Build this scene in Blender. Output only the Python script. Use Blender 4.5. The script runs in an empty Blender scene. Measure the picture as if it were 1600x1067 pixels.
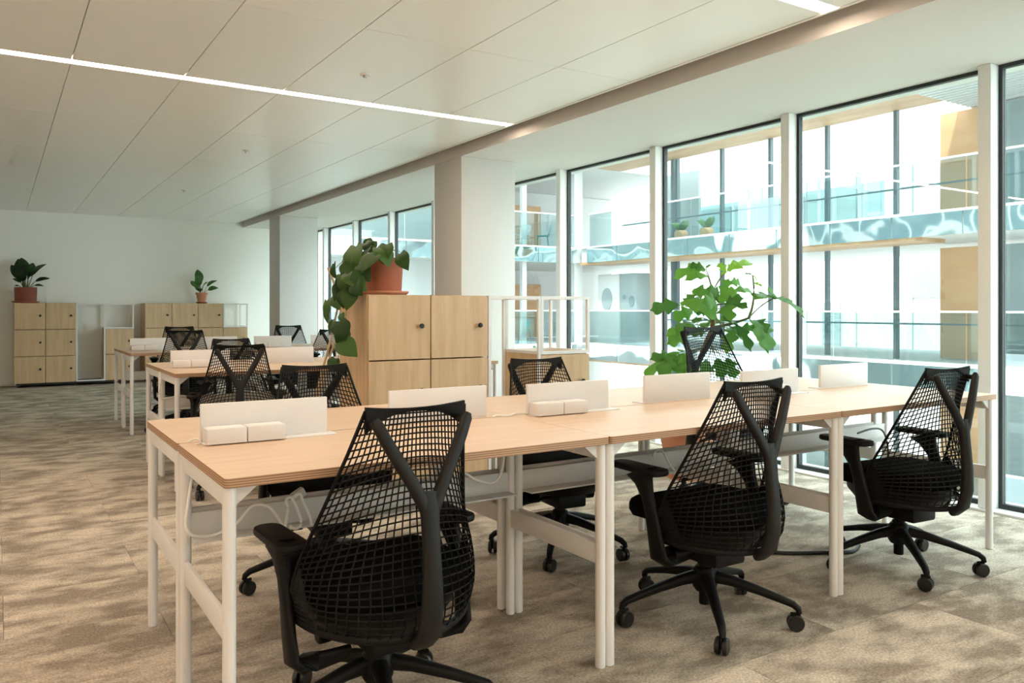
import bpy, bmesh, math, random
from mathutils import Vector, Matrix
random.seed(7)
PI = math.pi
sc = bpy.context.scene
C = sc.collection

# ------------------------------------------------------------------ camera, world, sun, exposure
F_PX, HORIZON, CAM_H = 1260.0, 482.0, 1.147
A = math.atan(805.0 / 1260.0)            # angle between the view direction and the window wall (+Y)
CA, SA = math.cos(A), math.sin(A)
cam_d = bpy.data.cameras.new('camera'); cam = bpy.data.objects.new('camera', cam_d); C.objects.link(cam)
cam_d.sensor_width = 36.0
cam_d.lens = 36.0 * F_PX / 1600.0
cam_d.shift_y = (HORIZON - 533.5) / 1600.0
cam_d.clip_end = 200
cam.location = (0, 0, CAM_H)
cam.rotation_euler = (PI / 2, 0, -A)
sc.camera = cam

w = bpy.data.worlds.new('sky'); sc.world = w; w.use_nodes = True
bg = w.node_tree.nodes['Background']
bg.inputs[0].default_value = (0.86, 0.945, 1.0, 1)
bg.inputs[1].default_value = 5.2

sun_d = bpy.data.lights.new('sun', 'SUN'); sun = bpy.data.objects.new('sun', sun_d); C.objects.link(sun)
sun_d.energy = 5.5; sun_d.angle = math.radians(3); sun_d.color = (1.0, 0.96, 0.9)
sun.rotation_euler = Vector((0.42, 0.22, -0.88)).to_track_quat('-Z', 'Y').to_euler()

vs = sc.view_settings
vs.view_transform = 'Standard'; vs.look = 'None'; vs.gamma = 1.0; vs.use_curve_mapping = False
vs.exposure = 0.42
sc.cycles.use_denoising = True
sc.cycles.max_bounces = 10
sc.cycles.diffuse_bounces = 8
sc.cycles.transparent_max_bounces = 24
sc.cycles.sample_clamp_indirect = 6
LAMP_STRENGTH = 23.0
LAMP_COLOR = (1.0, 0.765, 0.58, 1)

# pixel helpers: a pixel is a direction, the distance comes from the plane named
def on_plane_y(px, py, Y):
    t = (px - 800) / F_PX; D = Y / (CA - t * SA)
    return Vector((D * SA + t * D * CA, Y, CAM_H + (HORIZON - py) / F_PX * D))
def at_depth(px, py, D):
    t = (px - 800) / F_PX
    return Vector((D * SA + t * D * CA, D * CA - t * D * SA, CAM_H + (HORIZON - py) / F_PX * D))
def on_level(px, py, z):
    return at_depth(px, py, F_PX * (z - CAM_H) / (HORIZON - py))

# ------------------------------------------------------------------ materials
class NT:
    def __init__(s, name):
        s.m = bpy.data.materials.new(name); s.m.use_nodes = True
        s.t = s.m.node_tree; s.b = s.t.nodes['Principled BSDF']; s.out = s.t.nodes['Material Output']
    def n(s, typ, **kw):
        nd = s.t.nodes.new(typ)
        for k, v in kw.items():
            if k.startswith('i_'): nd.inputs[int(k[2:])].default_value = v
            else: setattr(nd, k, v)
        return nd
    def l(s, a, b): s.t.links.new(a, b)
def rgba(c): return (c[0], c[1], c[2], 1)
def plain(name, col, rough=0.5, metal=0.0, spec=0.5, var=0.04, scale=30, bump=0.0):
    t = NT(name)
    t.b.inputs['Roughness'].default_value = rough; t.b.inputs['Metallic'].default_value = metal
    t.b.inputs['Specular IOR Level'].default_value = spec
    tc = t.n('ShaderNodeTexCoord'); nz = t.n('ShaderNodeTexNoise'); nz.inputs['Scale'].default_value = scale
    t.l(tc.outputs['Object'], nz.inputs['Vector'])
    mx = t.n('ShaderNodeMix', data_type='RGBA')
    mx.inputs[6].default_value = rgba([max(0, x * (1 - var)) for x in col]); mx.inputs[7].default_value = rgba([min(1, x * (1 + var)) for x in col])
    t.l(nz.outputs['Fac'], mx.inputs[0]); t.l(mx.outputs[2], t.b.inputs['Base Color'])
    if bump:
        bp = t.n('ShaderNodeBump'); bp.inputs['Strength'].default_value = bump; bp.inputs['Distance'].default_value = 0.002
        t.l(nz.outputs['Fac'], bp.inputs['Height']); t.l(bp.outputs[0], t.b.inputs['Normal'])
    return t.m
def wood(name, c1, c2, stretch, scale=3.0, rough=0.45, rand=True):
    t = NT(name); t.b.inputs['Roughness'].default_value = rough
    g = t.n('ShaderNodeNewGeometry'); mp = t.n('ShaderNodeVectorMath', operation='MULTIPLY'); mp.inputs[1].default_value = stretch
    src = g.outputs['Position']
    if rand:
        oi = t.n('ShaderNodeObjectInfo'); mu = t.n('ShaderNodeMath', operation='MULTIPLY', i_1=37.0); t.l(oi.outputs['Random'], mu.inputs[0])
        ad = t.n('ShaderNodeVectorMath', operation='ADD'); t.l(src, ad.inputs[0]); t.l(mu.outputs[0], ad.inputs[1]); src = ad.outputs[0]
    t.l(src, mp.inputs[0])
    n1 = t.n('ShaderNodeTexNoise'); n1.inputs['Scale'].default_value = scale; n1.inputs['Detail'].default_value = 6; n1.inputs['Roughness'].default_value = 0.65
    t.l(mp.outputs[0], n1.inputs['Vector'])
    cr = t.n('ShaderNodeValToRGB'); cr.color_ramp.elements[0].position = 0.34; cr.color_ramp.elements[1].position = 0.68
    cr.color_ramp.elements[0].color = rgba(c1); cr.color_ramp.elements[1].color = rgba(c2)
    t.l(n1.outputs['Fac'], cr.inputs[0]); t.l(cr.outputs[0], t.b.inputs['Base Color'])
    return t.m
def glass(name, tint=(0.95, 0.985, 0.98), gloss=0.06, rough=0.0):
    t = NT(name); t.t.nodes.remove(t.b)
    tr = t.n('ShaderNodeBsdfTransparent'); tr.inputs[0].default_value = rgba(tint)
    gl = t.n('ShaderNodeBsdfGlossy'); gl.inputs['Roughness'].default_value = rough; gl.inputs[0].default_value = (0.9, 0.95, 1, 1)
    mx = t.n('ShaderNodeMixShader', i_0=gloss)
    t.l(tr.outputs[0], mx.inputs[1]); t.l(gl.outputs[0], mx.inputs[2]); t.l(mx.outputs[0], t.out.inputs[0])
    return t.m
def carpet():
    t = NT('carpet'); t.b.inputs['Roughness'].default_value = 0.95; t.b.inputs['Specular IOR Level'].default_value = 0.1
    g = t.n('ShaderNodeNewGeometry'); oi = t.n('ShaderNodeObjectInfo')
    mu = t.n('ShaderNodeMath', operation='MULTIPLY', i_1=0.35); t.l(oi.outputs['Random'], mu.inputs[0])
    ad = t.n('ShaderNodeVectorMath', operation='ADD'); t.l(g.outputs['Position'], ad.inputs[0]); t.l(mu.outputs[0], ad.inputs[1])
    mp = t.n('ShaderNodeVectorMath', operation='MULTIPLY'); mp.inputs[1].default_value = (3.6, 6.4, 1); t.l(ad.outputs[0], mp.inputs[0])
    n1 = t.n('ShaderNodeTexNoise'); n1.inputs['Scale'].default_value = 1.0; n1.inputs['Detail'].default_value = 7; n1.inputs['Roughness'].default_value = 0.62
    t.l(mp.outputs[0], n1.inputs['Vector'])
    cr = t.n('ShaderNodeValToRGB'); e = cr.color_ramp.elements
    e[0].position = 0.40; e[0].color = (0.275, 0.235, 0.19, 1); e[1].position = 0.60; e[1].color = (0.59, 0.525, 0.435, 1)
    t.l(n1.outputs['Fac'], cr.inputs[0])
    n2 = t.n('ShaderNodeTexNoise'); n2.inputs['Scale'].default_value = 120; n2.inputs['Detail'].default_value = 3
    t.l(g.outputs['Position'], n2.inputs['Vector'])
    hs = t.n('ShaderNodeMapRange'); hs.inputs[1].default_value = 0.25; hs.inputs[2].default_value = 0.75; hs.inputs[3].default_value = 0.62; hs.inputs[4].default_value = 1.38
    t.l(n2.outputs['Fac'], hs.inputs[0])
    mm = t.n('ShaderNodeVectorMath', operation='SCALE'); t.l(cr.outputs[0], mm.inputs[0]); t.l(hs.outputs[0], mm.inputs['Scale'])
    t.l(mm.outputs[0], t.b.inputs['Base Color'])
    bp = t.n('ShaderNodeBump'); bp.inputs['Strength'].default_value = 0.6; bp.inputs['Distance'].default_value = 0.004
    t.l(n2.outputs['Fac'], bp.inputs['Height']); t.l(bp.outputs[0], t.b.inputs['Normal'])
    return t.m
def ply_edge():
    t = NT('plywood_edge'); t.b.inputs['Roughness'].default_value = 0.6
    g = t.n('ShaderNodeNewGeometry'); sp = t.n('ShaderNodeSeparateXYZ'); t.l(g.outputs['Position'], sp.inputs[0])
    wv = t.n('ShaderNodeMath', operation='MULTIPLY', i_1=2 * PI / 0.0062); t.l(sp.outputs[2], wv.inputs[0])
    sn = t.n('ShaderNodeMath', operation='SINE'); t.l(wv.outputs[0], sn.inputs[0])
    cr = t.n('ShaderNodeValToRGB'); e = cr.color_ramp.elements
    e[0].position = 0.25; e[0].color = (0.29, 0.16, 0.09, 1); e[1].position = 0.8; e[1].color = (0.60, 0.40, 0.25, 1)
    t.l(sn.outputs[0], cr.inputs[0]); t.l(cr.outputs[0], t.b.inputs['Base Color'])
    return t.m
def emit(name, col, s):
    t = NT(name); t.b.inputs['Base Color'].default_value = (0.9, 0.9, 0.9, 1)
    t.b.inputs['Emission Color'].default_value = col; t.b.inputs['Emission Strength'].default_value = s
    return t.m
def mirror_metal():
    t = NT('mirror_fascia'); t.b.inputs['Metallic'].default_value = 1; t.b.inputs['Roughness'].default_value = 0.06
    t.b.inputs['Base Color'].default_value = (0.66, 0.76, 0.77, 1)
    tc = t.n('ShaderNodeNewGeometry'); nz = t.n('ShaderNodeTexNoise'); nz.inputs['Scale'].default_value = 0.9; nz.inputs['Detail'].default_value = 1
    t.l(tc.outputs['Position'], nz.inputs['Vector'])
    bp = t.n('ShaderNodeBump'); bp.inputs['Strength'].default_value = 0.28; bp.inputs['Distance'].default_value = 0.2
    t.l(nz.outputs['Fac'], bp.inputs['Height']); t.l(bp.outputs[0], t.b.inputs['Normal'])
    return t.m
def leaf_mat(name, c1, c2, trans=0.25):
    t = NT(name); t.b.inputs['Roughness'].default_value = 0.45; t.b.inputs['Specular IOR Level'].default_value = 0.35
    oi = t.n('ShaderNodeObjectInfo'); mx = t.n('ShaderNodeMix', data_type='RGBA')
    mx.inputs[6].default_value = rgba(c1); mx.inputs[7].default_value = rgba(c2); t.l(oi.outputs['Random'], mx.inputs[0])
    t.l(mx.outputs[2], t.b.inputs['Base Color'])
    tl = t.n('ShaderNodeBsdfTranslucent'); t.l(mx.outputs[2], tl.inputs[0])
    ms = t.n('ShaderNodeMixShader', i_0=trans); t.l(t.b.outputs[0], ms.inputs[1]); t.l(tl.outputs[0], ms.inputs[2]); t.l(ms.outputs[0], t.out.inputs[0])
    return t.m
M = dict(
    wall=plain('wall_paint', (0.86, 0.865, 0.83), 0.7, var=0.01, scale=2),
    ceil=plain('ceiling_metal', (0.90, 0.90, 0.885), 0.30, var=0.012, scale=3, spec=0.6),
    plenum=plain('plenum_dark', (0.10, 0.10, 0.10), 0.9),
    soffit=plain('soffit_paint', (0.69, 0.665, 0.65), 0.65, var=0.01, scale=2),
    column=plain('soffit_paint_dimmed', (0.60, 0.59, 0.575), 0.65, var=0.01, scale=2),  # same paint as the soffit, darkened to stand in for weaker light on columns
    carpet=carpet(),
    backing=plain('carpet_backing', (0.16, 0.145, 0.12), 0.95),
    white=plain('white_powdercoat', (0.76, 0.75, 0.74), 0.42, var=0.015),
    screen=plain('white_sheet_metal', (0.72, 0.705, 0.70), 0.5, var=0.012),
    beam=plain('grey_powdercoat', (0.60, 0.59, 0.57), 0.45, var=0.02),
    top=wood('birch_top', (0.61, 0.445, 0.315), (0.68, 0.525, 0.39), (1.2, 14, 1), 2.0, 0.42),
    ply=ply_edge(),
    oak=wood('oak_door', (0.53, 0.36, 0.205), (0.66, 0.48, 0.295), (9, 9, 0.8), 2.2, 0.5),
    knob=plain('black_knob', (0.012, 0.011, 0.01), 0.45),
    dark_base=plain('black_plinth', (0.015, 0.014, 0.013), 0.6),
    chair=plain('black_plastic', (0.0050, 0.0048, 0.0048), 0.5, var=0.1, spec=0.2),
    chair_mesh=plain('black_elastomer', (0.006, 0.006, 0.006), 0.55, spec=0.22),
    spine=plain('charcoal_plastic', (0.010, 0.0095, 0.0092), 0.52, spec=0.28),
    fabric=plain('black_fabric', (0.005, 0.005, 0.0055), 0.95, var=0.3, scale=220, spec=0.05, bump=0.3),
    wheel=plain('caster_black', (0.010, 0.010, 0.010), 0.3),
    chrome=plain('caster_grey', (0.6, 0.6, 0.6), 0.35, metal=0.6),
    frame=plain('window_frame_white', (0.78, 0.80, 0.79), 0.4, var=0.01),
    gasket=plain('window_gasket_black', (0.012, 0.016, 0.018), 0.4),
    glass=glass('window_glass', (0.915, 0.972, 0.945), 0.055),
    bal=glass('balustrade_glass', (0.72, 0.80, 0.80), 0.08),
    part_glass=glass('partition_glass', (0.70, 0.80, 0.80), 0.16),
    lamp=emit('lamp_diffuser', LAMP_COLOR, LAMP_STRENGTH),
    terracotta=plain('terracotta', (0.37, 0.115, 0.060), 0.75, var=0.13, scale=9),
    terracotta_dark=plain('terracotta_dark', (0.24, 0.06, 0.035), 0.7, var=0.15, scale=9),
    terracotta_pale=plain('terracotta_pale', (0.55, 0.24, 0.14), 0.75, var=0.1, scale=9),
    soil=plain('soil', (0.03, 0.02, 0.014), 0.95, var=0.4, scale=90),
    leaf_philo=leaf_mat('leaf_philodendron', (0.040, 0.15, 0.028), (0.14, 0.36, 0.045), 0.36),
    leaf_young=leaf_mat('leaf_young', (0.22, 0.46, 0.05), (0.30, 0.55, 0.07), 0.45),
    leaf_trail=leaf_mat('leaf_trailing', (0.013, 0.045, 0.008), (0.060, 0.135, 0.020), 0.20),
    leaf_dark=leaf_mat('leaf_dark', (0.012, 0.036, 0.013), (0.030, 0.075, 0.020), 0.12),
    leaf_bright=leaf_mat('leaf_bright', (0.035, 0.12, 0.025), (0.08, 0.20, 0.045), 0.2),
    stem=plain('stem_green', (0.10, 0.14, 0.045), 0.6, var=0.2),
    stem_brown=plain('stem_brown', (0.22, 0.15, 0.07), 0.75, var=0.25),
    bamboo=plain('bamboo', (0.62, 0.46, 0.28), 0.6, var=0.12),
    cable=plain('white_cable', (0.82, 0.79, 0.74), 0.5),
    cable_black=plain('black_cable', (0.012, 0.012, 0.013), 0.45),
    plug=plain('plug_grey', (0.50, 0.48, 0.45), 0.5),
    paper=plain('paper_white', (0.8, 0.8, 0.79), 0.6),
    ext_white=plain('facade_white', (0.60, 0.585, 0.585), 0.7, var=0.02, scale=0.7),
    ext_slab=plain('slab_white', (0.56, 0.56, 0.555), 0.6, var=0.02, scale=1),
    ext_steel=plain('facade_steel', (0.10, 0.14, 0.155), 0.5, var=0.08),
    ext_wood=wood('timber_soffit', (0.36, 0.21, 0.11), (0.52, 0.33, 0.19), (2.2, 0.5, 2.2), 1.6, 0.6),
    ext_panel=wood('timber_panel', (0.56, 0.31, 0.16), (0.64, 0.38, 0.21), (0.6, 0.6, 3), 0.9, 0.6),
    ext_grey=plain('facade_grey', (0.26, 0.31, 0.32), 0.5, var=0.06, scale=1),
    ext_dark=plain('facade_window', (0.16, 0.23, 0.25), 0.15, var=0.1, scale=1),
    fascia=mirror_metal(),
    teal=plain('teal_plastic', (0.05, 0.34, 0.33), 0.5),
    ground=plain('courtyard_paving', (0.66, 0.66, 0.62), 0.85, var=0.1, scale=1),
    green=plain('ground_planting', (0.13, 0.22, 0.09), 0.9, var=0.6, scale=3),
)

# ------------------------------------------------------------------ mesh helpers
class MB:
    def __init__(s): s.v, s.f, s.mi = [], [], []
    def add(s, vs, fs, mi=0):
        o = len(s.v); s.v += [tuple(p) for p in vs]
        for f in fs: s.f.append([i + o for i in f]); s.mi.append(mi)
        return s
    def box(s, x0, x1, y0, y1, z0, z1, mi=0):
        vs = [(x, y, z) for z in (z0, z1) for y in (y0, y1) for x in (x0, x1)]
        return s.add(vs, [(0, 2, 3, 1), (4, 5, 7, 6), (0, 1, 5, 4), (2, 6, 7, 3), (0, 4, 6, 2), (1, 3, 7, 5)], mi)
    def bbox(s, x0, x1, y0, y1, z0, z1, b=0.003, mi=0, seg=2):
        bm = bmesh.new(); bmesh.ops.create_cube(bm, size=1)
        for v in bm.verts: v.co = ((x0 + x1) / 2 + v.co.x * (x1 - x0), (y0 + y1) / 2 + v.co.y * (y1 - y0), (z0 + z1) / 2 + v.co.z * (z1 - z0))
        bmesh.ops.bevel(bm, geom=bm.edges[:], offset=b, segments=seg, profile=0.5, affect='EDGES')
        bm.verts.index_update(); s.add([v.co[:] for v in bm.verts], [[v.index for v in f.verts] for f in bm.faces], mi); bm.free()
        return s
    def sweep(s, path, prof, n=8, up=(0, 0, 1), cap=True, mi=0, power=2.0):
        """superellipse sections: prof = list of (half width, half height) per path point"""
        P = [Vector(p) for p in path]; rings = []
        up = Vector(up)
        for i, p in enumerate(P):
            t = (P[min(i + 1, len(P) - 1)] - P[max(i - 1, 0)]).normalized()
            sd = t.cross(up)
            if sd.length < 1e-4: sd = t.cross(Vector((0, 1, 0)))
            sd.normalize(); u = sd.cross(t).normalized()
            a, b = prof[i] if isinstance(prof, list) else prof
            ring = []
            for k in range(n):
                th = 2 * PI * (k + 0.5) / n; cx, sx = math.cos(th), math.sin(th)
                ring.append(p + sd * a * math.copysign(abs(cx) ** (2 / power), cx) + u * b * math.copysign(abs(sx) ** (2 / power), sx))
            rings.append(ring)
        vs = [q for r in rings for q in r]; fs = []
        for i in range(len(P) - 1):
            for k in range(n):
                k2 = (k + 1) % n; fs.append((i * n + k, i * n + k2, (i + 1) * n + k2, (i + 1) * n + k))
        if cap: fs.append(tuple(reversed(range(n)))); fs.append(tuple((len(P) - 1) * n + k for k in range(n)))
        return s.add(vs, fs, mi)
    def tube(s, path, r, n=8, mi=0, cap=True):
        rr = r if isinstance(r, list) else [r] * len(path)
        return s.sweep(path, [(x, x) for x in rr], n, cap=cap, mi=mi)
    def lathe(s, prof, n=24, c=(0, 0, 0), mi=0):
        vs, fs = [], []
        for r, z in prof:
            for k in range(n): vs.append((c[0] + r * math.cos(2 * PI * k / n), c[1] + r * math.sin(2 * PI * k / n), c[2] + z))
        for i in range(len(prof) - 1):
            for k in range(n):
                k2 = (k + 1) % n; fs.append((i * n + k, i * n + k2, (i + 1) * n + k2, (i + 1) * n + k))
        fs.append(tuple(reversed(range(n)))); fs.append(tuple((len(prof) - 1) * n + k for k in range(n)))
        return s.add(vs, fs, mi)
    def extrude(s, outline, z0, z1, mi_top=0, mi_side=0):
        n = len(outline)
        s.add([(x, y, z0) for x, y in outline] , [tuple(reversed(range(n)))], mi_top)
        s.add([(x, y, z1) for x, y in outline], [tuple(range(n))], mi_top)
        vs = [(x, y, z0) for x, y in outline] + [(x, y, z1) for x, y in outline]
        return s.add(vs, [(k, (k + 1) % n, n + (k + 1) % n, n + k) for k in range(n)], mi_side)
    def xform(s, m): s.v = [tuple(m @ Vector(p)) for p in s.v]; return s
    def mesh(s, name, mats, smooth=40):
        me = bpy.data.meshes.new(name); me.from_pydata(s.v, [], s.f)
        for m in (mats if isinstance(mats, (list, tuple)) else [mats]): me.materials.append(m)
        if any(s.mi): me.polygons.foreach_set('material_index', s.mi)
        if smooth:
            me.polygons.foreach_set('use_smooth', [True] * len(me.polygons)); me.set_sharp_from_angle(angle=math.radians(smooth))
        me.update(); return me
    def obj(s, name, mat, parent=None, smooth=40, loc=None):
        return put(name, s.mesh(name, mat, smooth), parent, loc)
def put(name, me, parent=None, loc=None, rz=0):
    o = bpy.data.objects.new(name, me); C.objects.link(o); o.parent = parent
    if loc is not None: o.location = loc
    if rz: o.rotation_euler = (0, 0, rz)
    return o
def empty(name, loc=(0, 0, 0), rz=0, parent=None):
    return put(name, None, parent, loc, rz)
def tag(o, label, cat, group=None):
    o['label'] = label; o['category'] = cat
    if group: o['group'] = group
    return o
def struct(o, label=None):
    o['kind'] = 'structure'
    if label: o['label'] = label
    return o
def rrect(x0, x1, y0, y1, r, n=5):
    pts = []
    for cx, cy, a0 in ((x1 - r, y0 + r, -PI / 2), (x1 - r, y1 - r, 0), (x0 + r, y1 - r, PI / 2), (x0 + r, y0 + r, PI)):
        for k in range(n + 1):
            a = a0 + PI / 2 * k / n; pts.append((cx + r * math.cos(a), cy + r * math.sin(a)))
    return pts
def box_mesh(name, x, y, z, mat, b=0):
    mb = MB()
    (mb.bbox(-x / 2, x / 2, -y / 2, y / 2, 0, z, b) if b else mb.box(-x / 2, x / 2, -y / 2, y / 2, 0, z))
    return mb.mesh(name, mat, 40 if b else 0)

# ------------------------------------------------------------------ the room
XL, XW, XP, XB, XC = -5.0, 4.811, 4.715, 3.55, 3.437      # left wall, glass, post face, bulkhead, ceiling edge
Y0, Y1 = -4.2, 14.1
HC, HS = 2.606, 2.53
TILE_T = 0.006
floor = struct(MB().box(XL, 5.0, Y0, Y1, -0.3, -TILE_T).obj('floor', M['backing'], smooth=0), 'patchy beige and grey carpet tile floor')
tx, ty = 1.0, 0.5
tile_me = box_mesh('carpet_tile', tx - 0.002, ty - 0.002, TILE_T, M['carpet'])
rest = MB()
for j in range(int((Y1 - Y0) / ty) + 1):
    for i in range(11):
        x = XL + 0.12 + (i + 0.5) * tx + (0.5 if j % 2 else 0) - 0.6; y = Y0 + (j + 0.5) * ty
        x0, x1, y0, y1 = x - tx / 2, x + tx / 2, y - ty / 2, y + ty / 2
        if x0 > 4.69 or y0 > Y1 - 0.02 or x1 < XL: continue
        seen = x1 > 0.0 and y1 > 0.9 and (x * CA - y * SA) / max(0.1, x * SA + y * CA) < 0.8
        if x1 > 4.69 or y1 > Y1 - 0.02 or x0 < XL or not seen:
            x0, x1, y1 = max(x0, XL), min(x1, 4.69), min(y1, Y1 - 0.02)
            if seen:
                MB().box(x0 + .0015 - x, x1 - .0015 - x, y0 + .0015 - y, y1 - .0015 - y, 0, TILE_T).obj('carpet_tile', M['carpet'], floor, 0, (x, y, -TILE_T))
            else: rest.box(x0 + .0015, x1 - .0015, y0 + .0015, y1 - .0015, -TILE_T, 0)
            continue
        put('carpet_tile', tile_me, floor, (x, y, -TILE_T))
r_ = rest.obj('carpet_tiles_beyond', M['carpet'], floor, 0); r_['kind'] = 'stuff'

struct(MB().box(XL - .2, 5.0, Y1, Y1 + .25, -.3, 3.1).obj('wall_back', M['wall'], smooth=0), 'pale painted wall behind the far lockers')
struct(MB().box(XL - .2, XL, Y0, Y1, -.3, 3.1).obj('wall_left', M['wall'], smooth=0))
struct(MB().box(XL - .2, 5.0, Y0 - .25, Y0, -.3, 3.1).obj('wall_front', M['wall'], smooth=0))
struct(MB().bbox(XL, 4.70, Y1 - .015, Y1, 0, .085, .003).obj('baseboard_back', M['wall']))
ceiling = struct(MB().box(XL - .2, 5.0, Y0 - .25, Y1 + .25, 2.95, 3.12).obj('ceiling', M['plenum'], smooth=0), 'satin white metal panel ceiling')
LIGHT_Y = [-3.37, -0.44, 2.49, 5.42]
rows = []                                                  # panel rows between the joint lines
yj = [-4.2, -3.37, -1.9, -0.44, 1.03, 2.49, 3.955, 5.42, 6.885, 8.35, 9.81, 11.27, 12.74, 14.1]
SLOT = 0.045
for a_, b_ in zip(yj[:-1], yj[1:]):
    rows.append((a_ + (SLOT if a_ in LIGHT_Y else 0.003), b_ - (SLOT if b_ in LIGHT_Y else 0.003)))
seams = [XL] + [0.37 + 0.6225 * k for k in range(-8, 5)] + [XC]
seams = sorted(s_ for s_ in seams if XL <= s_ <= XC)
for (a_, b_) in rows:
    for s0, s1 in zip(seams[:-1], seams[1:]):
        MB().bbox(s0 + .0022, s1 - .0022, a_, b_, HC, HC + .03, .0015, seg=1).obj('ceiling_panel', M['ceil'], ceiling)
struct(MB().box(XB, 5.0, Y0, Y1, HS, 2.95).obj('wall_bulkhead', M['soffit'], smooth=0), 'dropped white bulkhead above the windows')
struct(MB().bbox(XC + .002, XC + .022, Y0, Y1, HC - .004, HC + .05, .002).obj('trim_1', M['ceil']))
for k, ly in enumerate(LIGHT_Y):
    lamp = tag(empty('linear_ceiling_light', (0, ly, HC)), ['long glowing ceiling strip light behind the camera', 'long glowing ceiling strip light just behind the camera',
        'short end of a glowing ceiling strip at top right by the bulkhead', 'long glowing strip light crossing the ceiling at left'][k], 'light', 'linear ceiling lights')
    MB().box(XL + .05, XC - .01, -SLOT + .002, SLOT - .002, .03, .06).obj('housing', M['white'], lamp, 0)
    MB().box(XL + .05, XC - .01, -SLOT + .004, SLOT - .004, .006, .03).obj('diffuser', M['lamp'], lamp, 0)
for (px, py, where) in ((571, 116, 'nearest the camera, above the cabinet'), (385, 235, 'in the middle of the ceiling'), (288, 297, 'farthest back near the end wall')):
    p = on_level(px, py, HC)
    s_ = tag(empty('ceiling_sprinkler', (p.x, p.y, HC)), 'small round ceiling sprinkler ' + where, 'sprinkler', 'ceiling sprinklers')
    MB().lathe([(.012, -.022), (.014, -.012), (.012, -.006)], 12).obj('head', M['chrome'], s_)
    MB().lathe([(.030, -.007), (.034, -.003), (.034, 0)], 20).obj('collar', M['white'], s_)

# columns
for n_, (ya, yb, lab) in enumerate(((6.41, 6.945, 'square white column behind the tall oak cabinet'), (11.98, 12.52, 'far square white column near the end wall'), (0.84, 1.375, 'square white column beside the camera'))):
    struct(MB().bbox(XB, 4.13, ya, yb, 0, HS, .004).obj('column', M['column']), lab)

# windows: bays between white posts
posts = [2.41 + 1.3725 * k for k in range(-4, 9)]
posts = [Y0 + .04] + [p for p in posts if p > Y0 + .3 and p < Y1 - .2] + [Y1 - .04]
PW = 0.036
struct(MB().box(4.69, 5.0, Y0, Y1, -.3, .012).obj('trim_2', M['frame'], smooth=0), 'pale sill strip along the foot of the windows')
for k in range(len(posts) - 1):
    a_, b_ = posts[k], posts[k + 1]
    win = struct(empty('window_%d' % (k + 1), (XW, (a_ + b_) / 2, 0)), 'floor to ceiling window bay with white post')
    h_ = (b_ - a_) / 2
    MB().bbox(XP - XW, .02, -h_ - PW, -h_ + PW, .0121, HS, .003).obj('post', M['frame'], win)
    y0, y1 = -h_ + PW, h_ - PW
    for nm, (u0, u1, v0, v1) in (('frame_bar', (y0, y0 + .022, .0122, HS)), ('frame_bar', (y1 - .022, y1, .0122, HS)), ('frame_bar', (y0 + .022, y1 - .022, .0122, .04)), ('frame_bar', (y0 + .022, y1 - .022, HS - .022, HS))):
        MB().box(-.012, .024, u0, u1, v0, v1).obj(nm, M['gasket'], win, 0)
    MB().box(0, .012, y0 + .022, y1 - .022, .04, HS - .022).obj('pane', M['glass'], win, 0)

# ------------------------------------------------------------------ desks
DW, DD, DH = 1.185, 0.596, 0.74
def desk_parts():
    P = []
    ol = rrect(-DW / 2 + .001, DW / 2 - .001, -DD / 2, DD / 2 - .002, .014)
    P.append(('tabletop', MB().extrude(ol, DH - .024, DH, 0, 1).mesh('tabletop', [M['top'], M['ply']], 30), (0, 0, 0)))
    leg = MB().lathe([(.0125, 0), (.0165, .004), (.0165, DH - .0245)], 16).mesh('leg', M['white'])
    lx, ly = DW / 2 - .018, DD / 2 - .03
    for sx in (-1, 1):
        for sy in (-1, 1): P.append(('leg', leg, (sx * lx, sy * ly, 0)))
    yi = ly - .0135
    bar = MB().bbox(-.007, .007, -yi, yi, .33, .395, .0015).mesh('crossbar', M['white'])
    rail = MB().bbox(-.012, .012, -yi, yi, .668, DH - .0245, .0015).mesh('top_rail', M['white'])
    for sx in (-1, 1): P.append(('crossbar', bar, (sx * lx, 0, 0))); P.append(('top_rail', rail, (sx * lx, 0, 0)))
    xi = lx - .0135
    P.append(('cable_beam', MB().bbox(-xi, xi, -.008, .008, .458, .536, .0015).bbox(-xi, xi, -.07, -.008, .458, .464, .0015).mesh('cable_beam', M['beam']), (0, ly, 0)))
    for sx in (-1, 1):
        g = MB().add([(0, -.004, DH - .0245), (-sx * .058, -.004, DH - .0245), (0, -.004, DH - .072), (0, .004, DH - .0245), (-sx * .058, .004, DH - .0245), (0, .004, DH - .072)],
                     [(0, 1, 2), (5, 4, 3), (0, 3, 4, 1), (1, 4, 5, 2), (2, 5, 3, 0)])
        P.append(('gusset', g.mesh('gusset', M['beam'], 0), (sx * (lx - .014), -ly, 0)))
    return P
DESK = desk_parts()
def desk(x, y, back, label, group):
    d = tag(empty('office_desk', (x, y, 0), PI if back else 0), label, 'desk', group)
    for nm, me, loc in DESK: put(nm, me, d, loc)
    return d
scr_panel = MB().bbox(-.1975, .1975, -.007, .007, .0035, .118, .002).mesh('panel', M['screen'])
scr_foot = MB().bbox(-.1975, .215, -.055, .007, 0, .0035, .001).mesh('foot', M['screen'])
tray_me = MB().bbox(-.0575, .0575, -.033, .033, 0, .046, .0025).mesh('compartment', M['screen'])
lid_me = MB().bbox(-.052, .052, -.026, .026, .046, .0475, .0007).mesh('rim', M['paper'])
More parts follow.
